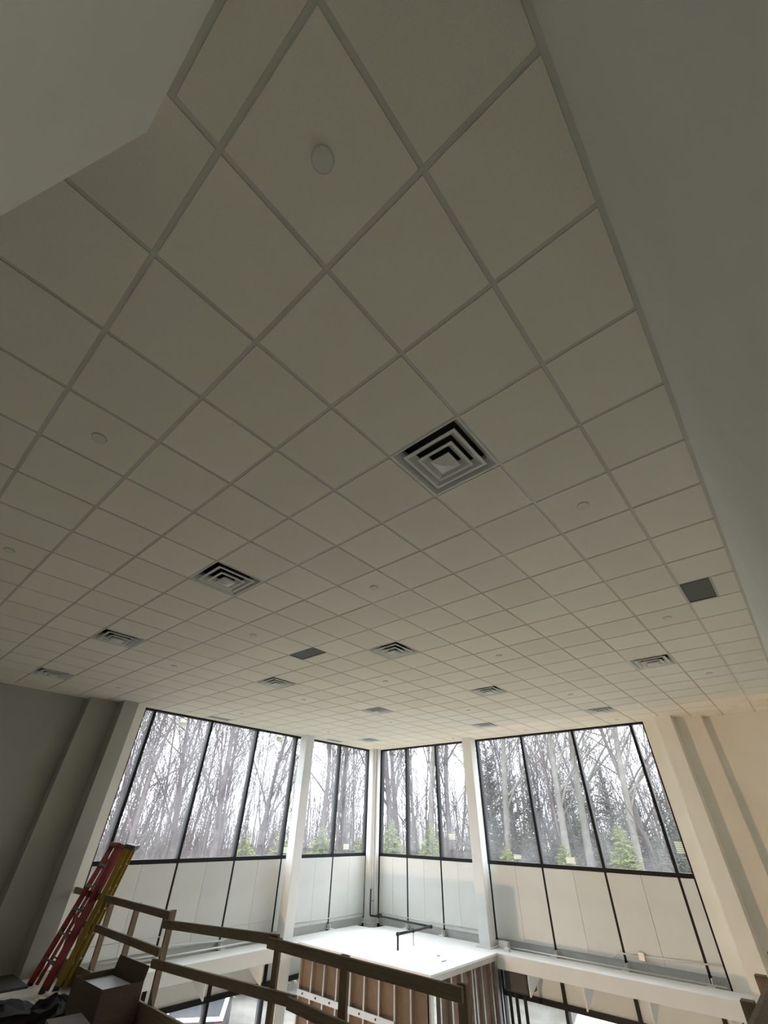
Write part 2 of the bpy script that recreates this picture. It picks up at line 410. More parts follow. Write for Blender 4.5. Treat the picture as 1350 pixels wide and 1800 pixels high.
for i, (area, x0, x1, y0, y1) in enumerate(cands):
    hx, hy = (x1-x0)/2, (y1-y0)/2; c = ((x0+x1)/2, (y0+y1)/2, H)
    full = abs(hx-T/2) < 1e-4 and abs(hy-T/2) < 1e-4
    if i < 300 and area > 0:
        tl = place('ceiling_tile', FULL if full else tile_mb(hx, hy).mesh('ceiling_tile', M_TILE), c, deck)
        if random.random() < .16: tl.rotation_euler = (random.uniform(-.006, .006), random.uniform(-.006, .006), 0)   # a few sit unevenly
    else:
        mb = tile_mb(hx, hy); n = len(rest.v)
        rest.v += [(v[0]+c[0], v[1]+c[1], v[2]+c[2]) for v in mb.v]; rest.f += [tuple(q+n for q in f) for f in mb.f]
tag(rest.build('ceiling_tile_field', M_TILE, deck), kind='stuff')
def tee(p0, p1):
    mb = MB(); (x0, y0), (x1, y1) = p0, p1
    if x0 == x1: mb.box(x0-TW/2, x0+TW/2, y0, y1, H, H+.0025); mb.box(x0-.001, x0+.001, y0, y1, H+.0025, H+.035)
    else: mb.box(x0, x1, y0-TW/2, y0+TW/2, H+.0006, H+.0026); mb.box(x0, x1, y0-.001, y0+.001, H+.0025, H+.035)
    mb.build('ceiling_tee', M_TEE, deck)
for a in range(-4, 22): tee((a*T, max(YR, .18 if a*T < -.2 else YR)), (a*T, YE))
for b in range(-1, 18): tee((-.22 if b*T < .18 else -3, b*T), (XE if b*T > .4 else 13.37, b*T))
tee((7.5*T, 7*T), (7.5*T, 8*T)); tee((9*T, -1.5*T), (10*T, -1.5*T))
MB().box(-3, 13.37, YR, YR+.026, H-.001, H+.002).box(-3, 13.37, YR, YR+.003, H, H+.03).build('wall_angle', M_TEE, deck)
MB().box(-.226, -.200, YR, .18, H-.001, H+.002).build('wall_angle', M_TEE, deck)
B(-.45, -.200, .18, .206, H-.001, H+.002).build('wall_angle', M_TEE, deck)
B(-3, 3.3, 11.085, 11.11, H-.001, H+.002).build('wall_angle', M_TEE, deck)
B(-3, 4.6, YE-.01, 11.11, H, H+.012).build('ceiling_border', M_TILE, deck)
B(13.345, 13.37, YR, .43, H-.001, H+.002).build('wall_angle', M_TEE, deck)
B(4.2, XE+.05, YE-.025, YE+.02, H-.002, H+.004).build('wall_angle', M_TEE, deck)
B(XE-.025, XE+.02, .43, YE+.02, H-.002, H+.004).build('wall_angle', M_TEE, deck)

# ------------------------------------------------------------------ air diffusers
def cone_mb(ri, ro, zi, zo, t=.004, lip=.012):
    """square louvre: sloping skirt from the inner, upper square to the outer, lower one, with a turned lip"""
    mb = MB(); c = ((1,1),(-1,1),(-1,-1),(1,-1))
    rings = [(ri, zi), (ro-.020, zo+.006), (ro, zo+.003), (ro, zo-.004), (ro-.003, zo-.0055), (ro-.022, zo-.0045), (ri-.002, zi-.004)]
    for r, z in rings:
        for i, j in c: mb.v.append((i*r, j*r, z))
    n = len(rings)
    for k in range(n):
        k2 = (k+1) % n
        for i in range(4):
            j = (i+1) % 4; mb.f.append((k*4+i, k*4+j, k2*4+j, k2*4+i))
    return mb
def frame_mb():
    mb = MB(); c = ((1,1),(-1,1),(-1,-1),(1,-1))
    rings = [(.302, .004), (.302, -.004), (.292, -.005), (.287, -.003), (.238, .058), (.238, .10)]
    for r, z in rings:
        for i, j in c: mb.v.append((i*r, j*r, z))
    for k in range(len(rings)-1):
        for i in range(4):
            j = (i+1) % 4; mb.f.append((k*4+i, (k+1)*4+i, (k+1)*4+j, k*4+j))
    return mb
D_FRAME = frame_mb().mesh('frame', M_DIFF)
D_BOX = MB().quad((-.238,-.238,.10),(-.238,.238,.10),(-.238,.238,.32),(-.238,-.238,.32)).quad((.238,-.238,.10),(.238,.238,.10),(.238,.238,.32),(.238,-.238,.32)).quad((-.238,-.238,.10),(.238,-.238,.10),(.238,-.238,.32),(-.238,-.238,.32)).quad((-.238,.238,.10),(.238,.238,.10),(.238,.238,.32),(-.238,.238,.32)).quad((-.238,-.238,.32),(.238,-.238,.32),(.238,.238,.32),(-.238,.238,.32)).mesh('plenum_box', mat('duct_liner', (.06, .06, .055), .9))
D_C1 = cone_mb(.162, .230, .040, -.008).mesh('louvre_outer', M_DIFF)
D_C2 = cone_mb(.092, .154, .026, -.022).mesh('louvre_inner', M_DIFF)
def centre_mb():
    mb = MB(); c = ((1,1),(-1,1),(-1,-1),(1,-1))
    rings = [(.040, .010), (.082, -.030), (.082, -.040)]
    for r, z in rings:
        for i, j in c: mb.v.append((i*r, j*r, z))
    for k in range(2):
        for i in range(4):
            j = (i+1) % 4; mb.f.append((k*4+i, k*4+j, (k+1)*4+j, (k+1)*4+i))
    n = len(mb.v); mb.v.append((0, 0, -.066))
    for i in range(4): mb.f.append((8+i, 8+(i+1) % 4, n))
    mb.f.append((3, 2, 1, 0))
    return mb
D_C3 = centre_mb().mesh('centre_cone', M_DIFF)
DLAB = {
 (3,0): 'large square louvred air diffuser, the nearest and biggest one in the ceiling',
 (3,5): 'square louvred air diffuser left of the big nearest one, second largest',
 (3,10): 'square louvred air diffuser on the left, third in the row going towards the shaded wall',
 (3,15): 'square louvred air diffuser at far left, last before the shaded wall',
 (8,5): 'square louvred air diffuser in mid ceiling, right beside the small dark panel',
 (8,10): 'square louvred air diffuser in mid ceiling, left below the small dark panel',
 (13,0): 'square louvred air diffuser near the right wall, below the dark return panel',
 (13,5): 'square louvred air diffuser right of centre above the right column',
 (13,10): 'square louvred air diffuser above the glazed corner, the larger of the two there',
 (18,3): 'square louvred air diffuser just above the right window wall, nearest the warm wall',
 (18,8): 'small looking air diffuser just above the top of the right column',
 (18,15): 'smallest looking air diffuser, right above the corner column'}
for k in sorted(HOLES):
    c = ((k[0]+.5)*T, (k[1]+.5)*T, H)
    d = tag(empty('air_diffuser', c), DLAB[k], 'air diffuser', 'square air diffusers in the ceiling')
    place('frame', D_FRAME, c, d); place('plenum_box', D_BOX, c, d)
    place('louvre', D_C1, c, d); place('louvre', D_C2, c, d); place('centre_cone', D_C3, c, d)
# dark half-module return panels
def return_panel(x0, x1, y0, y1, label):
    d = empty('return_panel', ((x0+x1)/2, (y0+y1)/2, H))
    tag(d, label, 'vent panel', 'dark half-size return panels')
    B(x0+.014, x1-.014, y0+.014, y1-.014, H+.002, H+.010).build('panel', M_DARKPAN, d)
    fr = MB(); e = .012
    for q in ((x0+e, x1-e, y0+e, y0+e+.01), (x0+e, x1-e, y1-e-.01, y1-e), (x0+e, x0+e+.01, y0+e+.01, y1-e-.01), (x1-e-.01, x1-e, y0+e+.01, y1-e-.01)):
        fr.box(*q, H-.005, H+.004)
    fr.build('rim', M_STEELD, d)
return_panel(7*T, 7.5*T, 7*T, 8*T, 'small dark grey return panel in mid ceiling between two diffusers')
return_panel(9*T, 10*T, -1.5*T, -1*T, 'dark grey return panel in the ceiling near the right wall')
# cut tile beside it comes from the tile loop; linear grilles by the left window
def linear_grille(x0, x1, y0, y1, label):
    d = tag(empty('linear_grille', ((x0+x1)/2, (y0+y1)/2, H)), label, 'vent grille', 'linear grilles along the left window wall')
    fr = MB()
    fr.box(x0, x1, y0, y0+.015, H-.006, H+.004).box(x0, x1, y1-.015, y1, H-.006, H+.004).box(x0, x0+.015, y0+.015, y1-.015, H-.006, H+.004).box(x1-.015, x1, y0+.015, y1-.015, H-.006, H+.004)
    fr.build('rim', M_GRILLE, d)
    B(x0+.01, x1-.01, y0+.01, y1-.01, H+.012, H+.016).build('backing', M_PLENUM, d)
    n = 7
    for i in range(n):
        y = y0+.025+(y1-y0-.05)*i/(n-1)
        MB().bar((x0+.015, y, H+.002), (x1-.015, y, H+.002), .014, .003, up=(0, .5, 1)).build('slat', M_GRILLE, d)
linear_grille(10*T, 11*T, 17*T+.012, 17.35*T, 'grey slotted grille above the middle of the left window wall')
linear_grille(17*T, 18*T, 17*T+.012, 17.35*T, 'grey slotted grille above the corner bay right of the left column')

# ------------------------------------------------------------------ sprinkler covers
ORD = ['nearest', 'second', 'third', 'fourth', 'farthest']
ORB = ['first', 'second', 'third', 'fourth', 'fifth']
CAPM = MB().lathe((0,0,0), [(.044, .004), (.046, -.004), (.045, -.0075), (.041, -.009), (.0, -.0095)], 24)
CAPM.v = CAPM.v; CAPME = CAPM.mesh('cover', M_CAP, smooth=False)
RINGM = MB().lathe((0,0,0), [(.050, .0), (.050, -.0065), (.047, -.0068)], 24).mesh('escutcheon', M_TEE)
for i in range(5):
    for j in range(5):
        a, b = .5+5*i, -.5+4*j
        c = (a*T, b*T, H-.006)
        p = project(c)
        if p is None or not (0 <= p[0] <= 1350 and 0 <= p[1] <= 1800): continue
        row = {0: 'in the row nearest the camera', 4: 'row by right windows'}.get(i, 'in the %s row from the camera' % ORB[i])
        s = tag(empty('sprinkler_cover', c), 'round sprinkler cap, %s from the right wall, %s' % (ORB[j], row), 'sprinkler cap', 'round sprinkler caps in the ceiling tiles')
        place('cover', CAPME, c, s); place('escutcheon', RINGM, c, s)

# ================================================================== FRAMED ROOM IN THE CORNER
RX, RY = 9.70, 6.16            # outer faces of its two stud walls
room = tag(empty('framed_room', (11.0, 8.2, GZ)), 'small metal stud room with a white lid in the glazed corner', 'framed room')
LT = -2.262
MB().box(RX-.03, FX+.02, RY-.03, 10.07, LT-.035, LT).build('lid', M_LID, room)
B(9.72, 12.33, 10.07, 10.10, LT-.035, LT).build('lid', M_LID, room)
tag(MB().box(RX-.02, RX+.10, RY-.02, 10.07, LT-.12, LT-.04).build('top_track', M_GALV, room))
MB().box(RX+.10, FX, RY-.02, RY+.10, LT-.12, LT-.04).build('top_track', M_GALV, room)
def cstud(x, y, axis):
    """C-section stud: web and two flanges"""
    mb = MB(); z0, z1 = GZ+.01, LT-.045; d, w, t = .092, .041, .003
    if axis == 'x':   # wall in the plane X = RX, studs spaced along Y
        mb.box(RX, RX+d, y, y+t, z0, z1); mb.box(RX, RX+t, y+t, y+w, z0, z1); mb.box(RX+d-t, RX+d, y+t, y+w, z0, z1)
    else:
        mb.box(x, x+t, RY, RY+d, z0, z1); mb.box(x+t, x+w, RY, RY+t, z0, z1); mb.box(x+t, x+w, RY+d-t, RY+d, z0, z1)
    mb.build('stud', M_GALV, room)
ys = [9.95-.415*k for k in range(10)]
for y in ys: cstud(0, y, 'x')
cstud(0, RY+.0, 'x'); cstud(0, RY+.05, 'x')
xs = [RX+.30+.40*k for k in range(7)]
for x in xs: cstud(x, 0, 'y')
for x in (RX+1.62, FX-.10, FX-.05): cstud(x, 0, 'y')
for i, y in enumerate(ys[:-1]):        # faced batts behind the studs, one per bay
    B(RX+.085, RX+.13, ys[i+1]+.045, y-.004, GZ+.05, LT-.12).build('insulation_batt', M_KRAFT, room)
for i, x in enumerate(xs[:-1]):
    B(x+.045, xs[i+1]-.004, RY+.085, RY+.13, GZ+.05, LT-.12).build('insulation_batt', M_KRAFT, room)
B(xs[-1]+.045, FX-.11, RY+.085, RY+.13, GZ+.05, LT-.12).build('insulation_batt', M_KRAFT, room)
bt = B(RX-.028, RX-.004, 7.05, 9.97, -3.10, -3.00).build('backing_track', mat('galvanised_bright', (.74, .77, .80), .35, .6), room)
for k in range(7):
    y = 9.78-.45*k
    if y < 7.1: break
    MB().tube([(RX-.030, y, -3.05), (RX-.040, y, -3.05)], .018, 10).build('bolt', M_PIPE, bt)
# marks and small offcuts on the lid
for (x, y, r) in ((11.05, 6.9, .05), (10.75, 6.55, .07)):
    o = B(x-r, x+r, y-.015, y+.015, LT, LT+.012).build('wood_offcut', mat('offcut_grey', (.42, .40, .37), .8))
    tag(o, 'tiny grey offcut lying on the white lid, %s' % ('nearer the black pipe' if r < .06 else 'nearer the front edge'), 'offcut', 'offcuts on the white lid')

# black sprinkler pipe over the lid
PZ = -2.0
pp = tag(empty('sprinkler_pipe', (11.0, 8.0, LT)), 'black iron pipe bent over the white lid from the corner column', 'pipe')
MB().tube([(12.72, 10.50, -1.50), (12.72, 10.50, -2.09)], .022, 10).build('riser', M_PIPE, pp, True)
MB().tube([(12.72, 10.50, -2.09), (12.78, 10.30, -2.09), (12.9, 10.22, PZ-.05)], .022, 10).build('elbow', M_PIPE, pp, True)
MB().tube([(12.66, 10.2, PZ-.05), (12.15, 7.88, PZ)], .022, 10).build('branch', M_PIPE, pp, True)
MB().tube([(12.9, 10.22, PZ-.05), (12.66, 10.2, PZ-.05)], .022, 10).build('branch', M_PIPE, pp, True)
MB().tube([(12.15, 7.88, PZ), (10.80, 7.87, PZ)], .026, 10).build('branch', M_PIPE, pp, True)
MB().tube([(10.80, 7.87, PZ+.02), (10.80, 7.87, LT)], .024, 10).build('drop', M_PIPE, pp, True)
for q in ((12.15, 7.88, PZ), (10.80, 7.87, PZ), (11.4, 7.87, PZ)):
    MB().tube([(q[0]-.03, q[1], q[2]), (q[0]+.03, q[1], q[2])], .036, 12).build('coupling', M_PIPE, pp, True)
MB().tube([(11.4, 7.87, PZ-.02), (11.4, 7.87, LT)], .008, 6).build('hanger_rod', M_STEELD, pp, True)
MB().tube([(12.72, 10.50, -1.78), (12.80, 10.43, -1.76)], .008, 6).build('valve_lever', M_ALU, pp, True)

# conduits along the ledges
def conduit(name, runs, label, r=.014, material=None):
    o = tag(empty(name, runs[0][0]), label, 'conduit')
    for pts in runs: MB().tube(pts, r, 8).build('tube', material or M_CONDUIT, o, True)
    return o
c1 = conduit('conduit', [[(BX+.0, 6.4, LZ1+.03), (BX+.0, 1.74, LZ1+.03)], [(XW-.12, 3.75, -2.14), (XW-.12, 3.60, -2.02), (XW-.12, 3.40, -2.05), (XW-.12, 3.2, -2.03)], [(XW-.12, 3.10, -2.03), (XW-.12, 1.72, -1.98)]],
             'thin pale conduit looping along the right ledge under the windows', .013)
bevel(B(XW-.15, XW-.085, 3.09, 3.21, -2.10, -1.97).build('junction_box', M_CONDUIT, c1), .008)
conduit('conduit', [[(4.7, BY, LZ1+.05), (9.35, BY, LZ1+.05)], [(4.7, BY+.06, LZ1+.12), (6.4, BY+.03, LZ1+.09), (6.7, BY+.06, LZ1+.20), (7.9, BY+.05, LZ1+.14), (8.2, BY+.06, LZ1+.2), (9.35, BY+.05, LZ1+.12)]],
        'pale conduit and cable along the left ledge behind the guardrail', .018)
conduit('conduit', [[(10.0, YW-.09, -2.06), (12.75, YW-.09, -2.06)]], 'thin white conduit on the knee wall left of the corner column', .010)
conduit('conduit', [[(XW-.09, 10.45, -2.06), (XW-.09, 7.05, -2.06)]], 'thin white conduit on the knee wall right of the corner column', .010)
conduit('conduit', [[(4.6, YW-.085, -1.93), (9.35, YW-.085, -1.93)]], 'upper thin line conduit on the knee wall behind the guardrail', .006)
jb = tag(empty('junction_box', (12.85, 6.25, LZ1)), 'white junction box on the ledge at the foot of the right column', 'junction box')
bevel(B(12.80, 12.92, 6.10, 6.34, LZ1, LZ1+.13).build('box', M_CONDUIT, jb), .008)
bevel(B(12.60, 12.72, 5.98, 6.10, LZ1, LZ1+.06).build('cover', M_CONDUIT, jb), .006)

# dark duct and downpipes under the ledge beside the framed room
dk = tag(empty('drain_assembly', (12.3, 5.75, GZ)), 'dark duct and vertical pipes under the ledge beside the stud room', 'pipe')
bevel(B(12.45, 12.95, 5.55, 6.1, -2.86, -2.53).build('duct', M_STEELD, dk), .03)
MB().tube([(12.55, 5.45, -2.66), (12.55, 5.75, -2.66)], .085, 14).build('elbow', M_STEELD, dk, True)
for y in (5.66, 5.86, 6.02): MB().tube([(12.5, y, GZ), (12.5, y, -2.84)], .036, 10).build('downpipe', M_PIPE, dk, True)

# ================================================================== GUARDRAILS
RXC = 4.45
gr = tag(empty('guardrail', (RXC, 6.0, FZ)), 'long temporary timber guardrail along the edge of the upper floor', 'guardrail')
def board(p0, p1, h=.09, t=.038, name='rail_board', parent=gr):
    return bevel(MB().bar(p0, p1, t, h).build(name, W_RAIL, parent), .003, 1)
bx0 = RXC-.02
board((bx0, 10.86, -1.085), (bx0, 6.96, -1.080), name='top_rail')
board((bx0-.002, 7.10, -1.180), (bx0-.002, 4.42, -1.040), name='top_rail')
board((bx0-.040, 4.55, -1.070), (bx0-.040, 1.95, -1.068), name='top_rail')
board((bx0, 10.3, -1.455), (bx0, 7.0, -1.455), name='mid_rail')
board((bx0-.002, 7.14, -1.575), (bx0-.002, 4.02, -1.440), name='mid_rail')
board((bx0-.040, 4.10, -1.450), (bx0-.040, 1.95, -1.52), name='mid_rail')
board((bx0-.01, 10.46, -2.03), (bx0-.01, 7.25, -2.03), .24, name='toe_board')
board((bx0-.01, 7.23, -2.04), (bx0-.01, 1.95, -2.03), .22, name='toe_board')
px0 = bx0+.02
for (y, w, zt, zb) in ((10.0, .038, -1.04, FZ), (9.17, .038, -1.06, FZ), (8.18, .038, -1.05, FZ), (7.02, .038, -1.03, FZ), (4.46, .089, -1.03, FZ), (3.38, .10, -1.03, FZ), (2.0, .089, -1.02, FZ)):
    bevel(B(px0, px0+(.089 if w < .05 else .038), y-w/2, y+w/2, zb, zt).build('post', W_POST, gr), .003, 1)
for y in (9.15, 6.98):                 # triangular plywood braces at post feet
    mb = MB(); t = .009
    q = [(y, FZ), (y-.30, FZ), (y, FZ+.36)]
    mb.v = [(px0-.012-t, a, z) for a, z in q] + [(px0-.012+t, a, z) for a, z in q]
    mb.f = [(0,1,2), (5,4,3), (0,3,4,1), (1,4,5,2), (2,5,3,0)]
    mb.build('brace', W_POST, gr)
g2 = tag(empty('guardrail', (6.5, .13, FZ)), 'timber guardrail cut off by the bottom right corner of the picture', 'guardrail')
board((4.6, .11, -1.075), (12.5, .11, -1.075), name='top_rail', parent=g2)
board((4.6, .11, -1.50), (12.5, .11, -1.50), name='mid_rail', parent=g2)
board((4.6, .11, -2.04), (12.5, .11, -2.04), .2, name='toe_board', parent=g2)
for x in (5.68, 6.66, 7.9, 9.4, 10.9, 12.4):
    bevel(B(x-.045, x+.045, .131, .22, FZ-.3, -1.015).build('post', W_POST, g2), .003, 1)

# ================================================================== LADDERS
def ladder(name, feet, tops, material, label, nstep=5, cap=.10):
    """folded step ladder leaning on the rail: front rails with steps, rear rails close behind, moulded top cap"""
    f0, f1 = Vector(feet[0]), Vector(feet[1]); t0, t1 = Vector(tops[0]), Vector(tops[1])
    o = tag(empty(name, tuple((f0+f1)/2)), label, 'ladder', 'folded step ladders leaning on the guardrail')
    wd = (f1-f0).normalized(); ax = ((t0+t1)/2-(f0+f1)/2).normalized(); nrm = ax.cross(wd).normalized()
    if nrm.x > 0: nrm = -nrm           # towards the room
    back = -nrm*.085
    for f, t in ((f0, t0), (f1, t1)):
        r = MB().bar(f, t, .09, .03, up=tuple(wd)); ro = r.build('front_rail', material, o); bevel(ro, .004, 1)
        inn = (wd if f is f0 else -wd)*.05
        r = MB().bar(f+back+inn+ax*.04, t+back+inn*.6, .055, .024, up=tuple(wd)); bevel(r.build('rear_rail', material, o), .004, 1)
        MB().bar(f-ax*.005, f+ax*.07, .085, .034, up=tuple(wd)).build('foot', M_RUB, o)
        MB().bar(f+ax*.14+nrm*.041, f+ax*.34+nrm*.041, .003, .05, up=tuple(wd)).build('warning_label', mat('label_white', (.62, .58, .54), .6), o) if False else None
    for k in range(nstep):
        u = (k+1)/(nstep+1.0)
        a = f0.lerp(t0, u); b = f1.lerp(t1, u)
        st = MB().bar(a, b, .078, .022, up=tuple(ax)).build('step', M_ALU, o)
        for q, sgn in ((a, 1), (b, -1)):
            MB().bar(q+nrm*.039+wd*(.0), q+nrm*.039+wd*(.11*sgn), .004, .05, up=tuple(ax)).build('step_brace', M_ALU, st)
        a2 = a+back+wd*.05; b2 = b+back-wd*.05
        MB().bar(a2+ax*.05, b2+ax*.05, .02, .02, up=tuple(ax)).build('rear_brace', M_ALU, o)
    mb = MB(); c0, c1 = t0-wd*.03, t1+wd*.03
    mb.bar(c0+back*.5, c1+back*.5, .20, .07, up=tuple(ax)); bevel(mb.build('top_cap', material if material is M_RED else M_STEELD, o), .012)
    return o
ladder('step_ladder', [(3.94, 10.00, FZ), (3.96, 9.45, FZ)], [(4.56, 10.10, -.38), (4.56, 9.74, -.38)], M_RED, 'red fibreglass step ladder folded and leaning on the guardrail')
ladder('step_ladder', [(4.12, 9.36, FZ), (4.31, 9.58, FZ)], [(4.56, 9.40, -.38), (4.70, 9.56, -.38)], M_YEL, 'yellow fibreglass step ladder standing beside the red one')

# ================================================================== BOXES AND CLUTTER ON THE UPPER FLOOR
def carton(name, x0, x1, y0, y1, h, z, rot, label, flaps=True, film=False):
    cx, cy = (x0+x1)/2, (y0+y1)/2
    o = tag(empty(name, (cx, cy, z)), label, 'box', 'cardboard boxes by the guardrail')
    o.rotation_euler.z = rot
    t = .008
    hx, hy = (x1-x0)/2, (y1-y0)/2
    mb = MB(); mb.box(-hx, hx, -hy, hy, 0, t)
    mb.box(-hx, -hx+t, -hy, hy, t, h).box(hx-t, hx, -hy, hy, t, h).box(-hx+t, hx-t, -hy, -hy+t, t, h).box(-hx+t, hx-t, hy-t, hy, t, h)
    mb.v = [(v[0]+cx, v[1]+cy, v[2]+z) for v in mb.v]; mb.build('carton_body', M_CARD, o)
    if flaps:
        for (a, b, dx, dz) in ((hx-t/2, hy, .03, .13),):
            mb = MB().bar((cx+a+dx/2, cy-b, z+h+dz/2), (cx+a+dx/2, cy+b, z+h+dz/2), math.hypot(dx, dz)+.01, t, up=(-dz, 0, dx) if dx > 0 else (dz, 0, -dx)); mb.build('flap', M_CARD, o)
    else:
        mb = MB().box(cx-hx, cx+hx, cy-hy, cy+hy, z+h, z+h+t); mb.build('flap', M_CARD, o)
    if film:
        B(cx-hx+.02, cx+hx-.02, cy-hy+.02, cy+hy-.02, z+h-.10, z+h-.06).build('wrapped_contents', M_CARDIN, o)
    return o
carton('cardboard_box', 3.78, 4.32, 7.05, 7.95, .43, FZ, .03, 'open brown cardboard box with pale wrapped contents beside the guardrail', True, True)
carton('cardboard_box', 3.28, 3.66, 6.65, 7.25, .22, FZ, -.12, 'dark closed cardboard box at the bottom edge of the picture', False)
o = B(3.40, 3.90, 9.90, 10.80, FZ, FZ+.03).build('dark_board', mat('board_dark_grey', (.085, .09, .09), .7)); tag(o, 'dark grey flat board lying on the floor against the left wall', 'board')
def lump(name, c, r, n, material, label, cat, flat=.5, jag=.35, seed=1):
    rd = random.Random(seed); mb = MB(); R_, S_ = 7, 14
    for i in range(R_):
        ph = (i/(R_-1))*math.pi/2
        for k in range(S_):
            th = 2*math.pi*k/S_; rr = r*(1+rd.uniform(-jag, jag))
            mb.v.append((c[0]+rr*math.cos(ph)*math.cos(th), c[1]+rr*math.cos(ph)*math.sin(th)*n, c[2]+max(0, rr*math.sin(ph)*flat)))
    for i in range(R_-1):
        for k in range(S_):
            k2 = (k+1) % S_; mb.f.append((i*S_+k, i*S_+k2, (i+1)*S_+k2, (i+1)*S_+k))
    o = mb.build(name, material); return tag(o, label, cat)
lump('debris_bag', (3.25, 8.7, FZ), .42, 1.3, M_BAG, 'black crumpled debris bag at the bottom left corner', 'bag', .30, .16, 3)
lump('plastic_sheet', (4.02, 9.0, FZ), .20, 1.5, M_PLAST, 'torn pale plastic sheet on the floor in front of the ladders', 'plastic sheet', .18, .5, 5)
lump('debris_bag', (3.72, 8.2, FZ), .26, 1.5, M_BAG, 'black bag wedged between the ladders and the open box', 'bag', .8, .15, 9)

# ================================================================== OUTSIDE
struct(MB().quad((-60,-60,GZ-.02),(140,-60,GZ-.02),(140,140,GZ-.02),(-60,140,GZ-.02)).build('ground', M_GROUND), 'gravel and grass ground outside the windows', 'ground')

def tree_mesh(name, seed, hgt, r0, levels, material, nmain=9, spread=.55, twig=5, first=.3):
    rd = random.Random(seed); mb = MB()
    def limb(p, d, L, r, lev, nseg):
        pts = [Vector(p)]; rad = [r]; dd = Vector(d)
        for i in range(nseg):
            dd = (dd + Vector((rd.gauss(0, 1), rd.gauss(0, 1), rd.gauss(0, .5)))*(.035 if lev == 0 else .13) + Vector((0, 0, .04 if lev else .02))).normalized()
            pts.append(pts[-1]+dd*(L/nseg)); rad.append(max(r*(1-.85*(i+1)/nseg), .010))
        mb.tube(pts, rad, 6 if lev == 0 else (4 if lev == 1 else 3), cap=False)
        if lev >= levels: return
        nb = nmain if lev == 0 else twig
        lo = first if lev == 0 else .2
        for k in range(nb):
            u = lo+(1-lo)*(k+rd.random())/nb; u = min(u, .97)
            f = u*nseg; i = min(int(f), nseg-1); q = pts[i].lerp(pts[i+1], f-i); rr = rad[i]+(rad[i+1]-rad[i])*(f-i)
            ax = (pts[i+1]-pts[i]).normalized()
            th = rd.uniform(0, 2*math.pi); s = ax.orthogonal().normalized(); s = Matrix.Rotation(th, 3, ax) @ s
            ang = spread*rd.uniform(.6, 1.35)
            nd = (ax*math.cos(ang)+s*math.sin(ang)).normalized()
            limb(q, nd, L*rd.uniform(.32, .52)*(1.15-u*.55), rr*(.42 if lev == 0 else .40), lev+1, 5 if lev == 0 else 3)
    limb((0,0,0), (0,0,1), hgt, r0, 0, 10)
    return mb.mesh(name, material, smooth=True)
BIG = [tree_mesh('big_bare_tree', 11, 19, .26, 3, M_BARK[0], 15, .62, 8, .28), tree_mesh('big_bare_tree', 12, 18, .25, 3, M_BARK[1], 13, .7, 7, .30), tree_mesh('big_bare_tree', 13, 20, .27, 3, M_BARK[2], 13, .55, 7, .33)]
SLIM = [tree_mesh('slim_bare_tree', 21+i, 15+i*.9, .085+.012*i, 3, M_BARK[i % 2], 15, .5, 6, .20) for i in range(5)]

def conifer_mesh(name, seed, hgt, rad, material, nlay=20, per=12, up=.35, droop=.45, q=4):
    rd = random.Random(seed); mb = MB()
    mb.tube([(0,0,0), (0,0,hgt)], [hgt*.018, .01], 5, False)
    for L in range(nlay*per):
            u = (L+rd.random())/(nlay*per); z = hgt*(.03+.96*u); R = rad*((1-u)**.75)*rd.uniform(.6, 1.15)+.06
            th = rd.uniform(0, 2*math.pi); d = Vector((math.cos(th), math.sin(th), 0)); s = Vector((-d.y, d.x, 0))
            for j in range(q):
                a = (j+.4)/q
                c = Vector((0,0,z))+d*R*a+Vector((0,0,R*(up*a-droop*a*a)))
                w = .30*min(R, .9)*(1.1-a*.7); l = .55*min(R, .9)
                for sg in (-1, -.3, .4, 1):
                    e = (d*.9+s*sg*.9+Vector((0,0,rd.uniform(-.35, .45)))).normalized()
                    tip = c+e*l*rd.uniform(.5, 1.1)
                    o2 = Vector((rd.uniform(-.6,.6), rd.uniform(-.6,.6), rd.uniform(-1,1))).cross(e).normalized()*w*.22
                    mb.quad(c-o2, c+o2, tip)
    return mb.mesh(name, material)
CON = [conifer_mesh('young_spruce', 31, 6.2, 1.9, M_NEED[0], 26, 13), conifer_mesh('young_spruce', 32, 5.0, 1.6, M_NEED[0], 24, 13), conifer_mesh('tall_cedar', 33, 12.5, 2.0, M_NEED[1], 26, 10, .8, .3, 5)]

def spot(px, dist):
    """ground position seen in the direction of picture column px just below the horizon, dist metres from the camera"""
    d = (FWD*FPX + RIGHT*(px-675) + UP*(900-1460)).normalized()
    h = Vector((d.x, d.y, 0)).normalized()
    return Vector((CAM.x+h.x*dist, CAM.y+h.y*dist, GZ))
def plant(name, me, loc, label, group, sc=1.0, rz=None, lean=0):
    o = place(name, me, loc); rd = random
    o.rotation_euler = (rd.gauss(0, lean), rd.gauss(0, lean), rd.uniform(0, 6.28) if rz is None else rz); o.scale = (sc, sc, sc*rd.uniform(.93, 1.08))
    return tag(o, label, 'tree', group)
random.seed(5)
CORNER = 655
def side(px): return 'left' if px < CORNER else 'right'
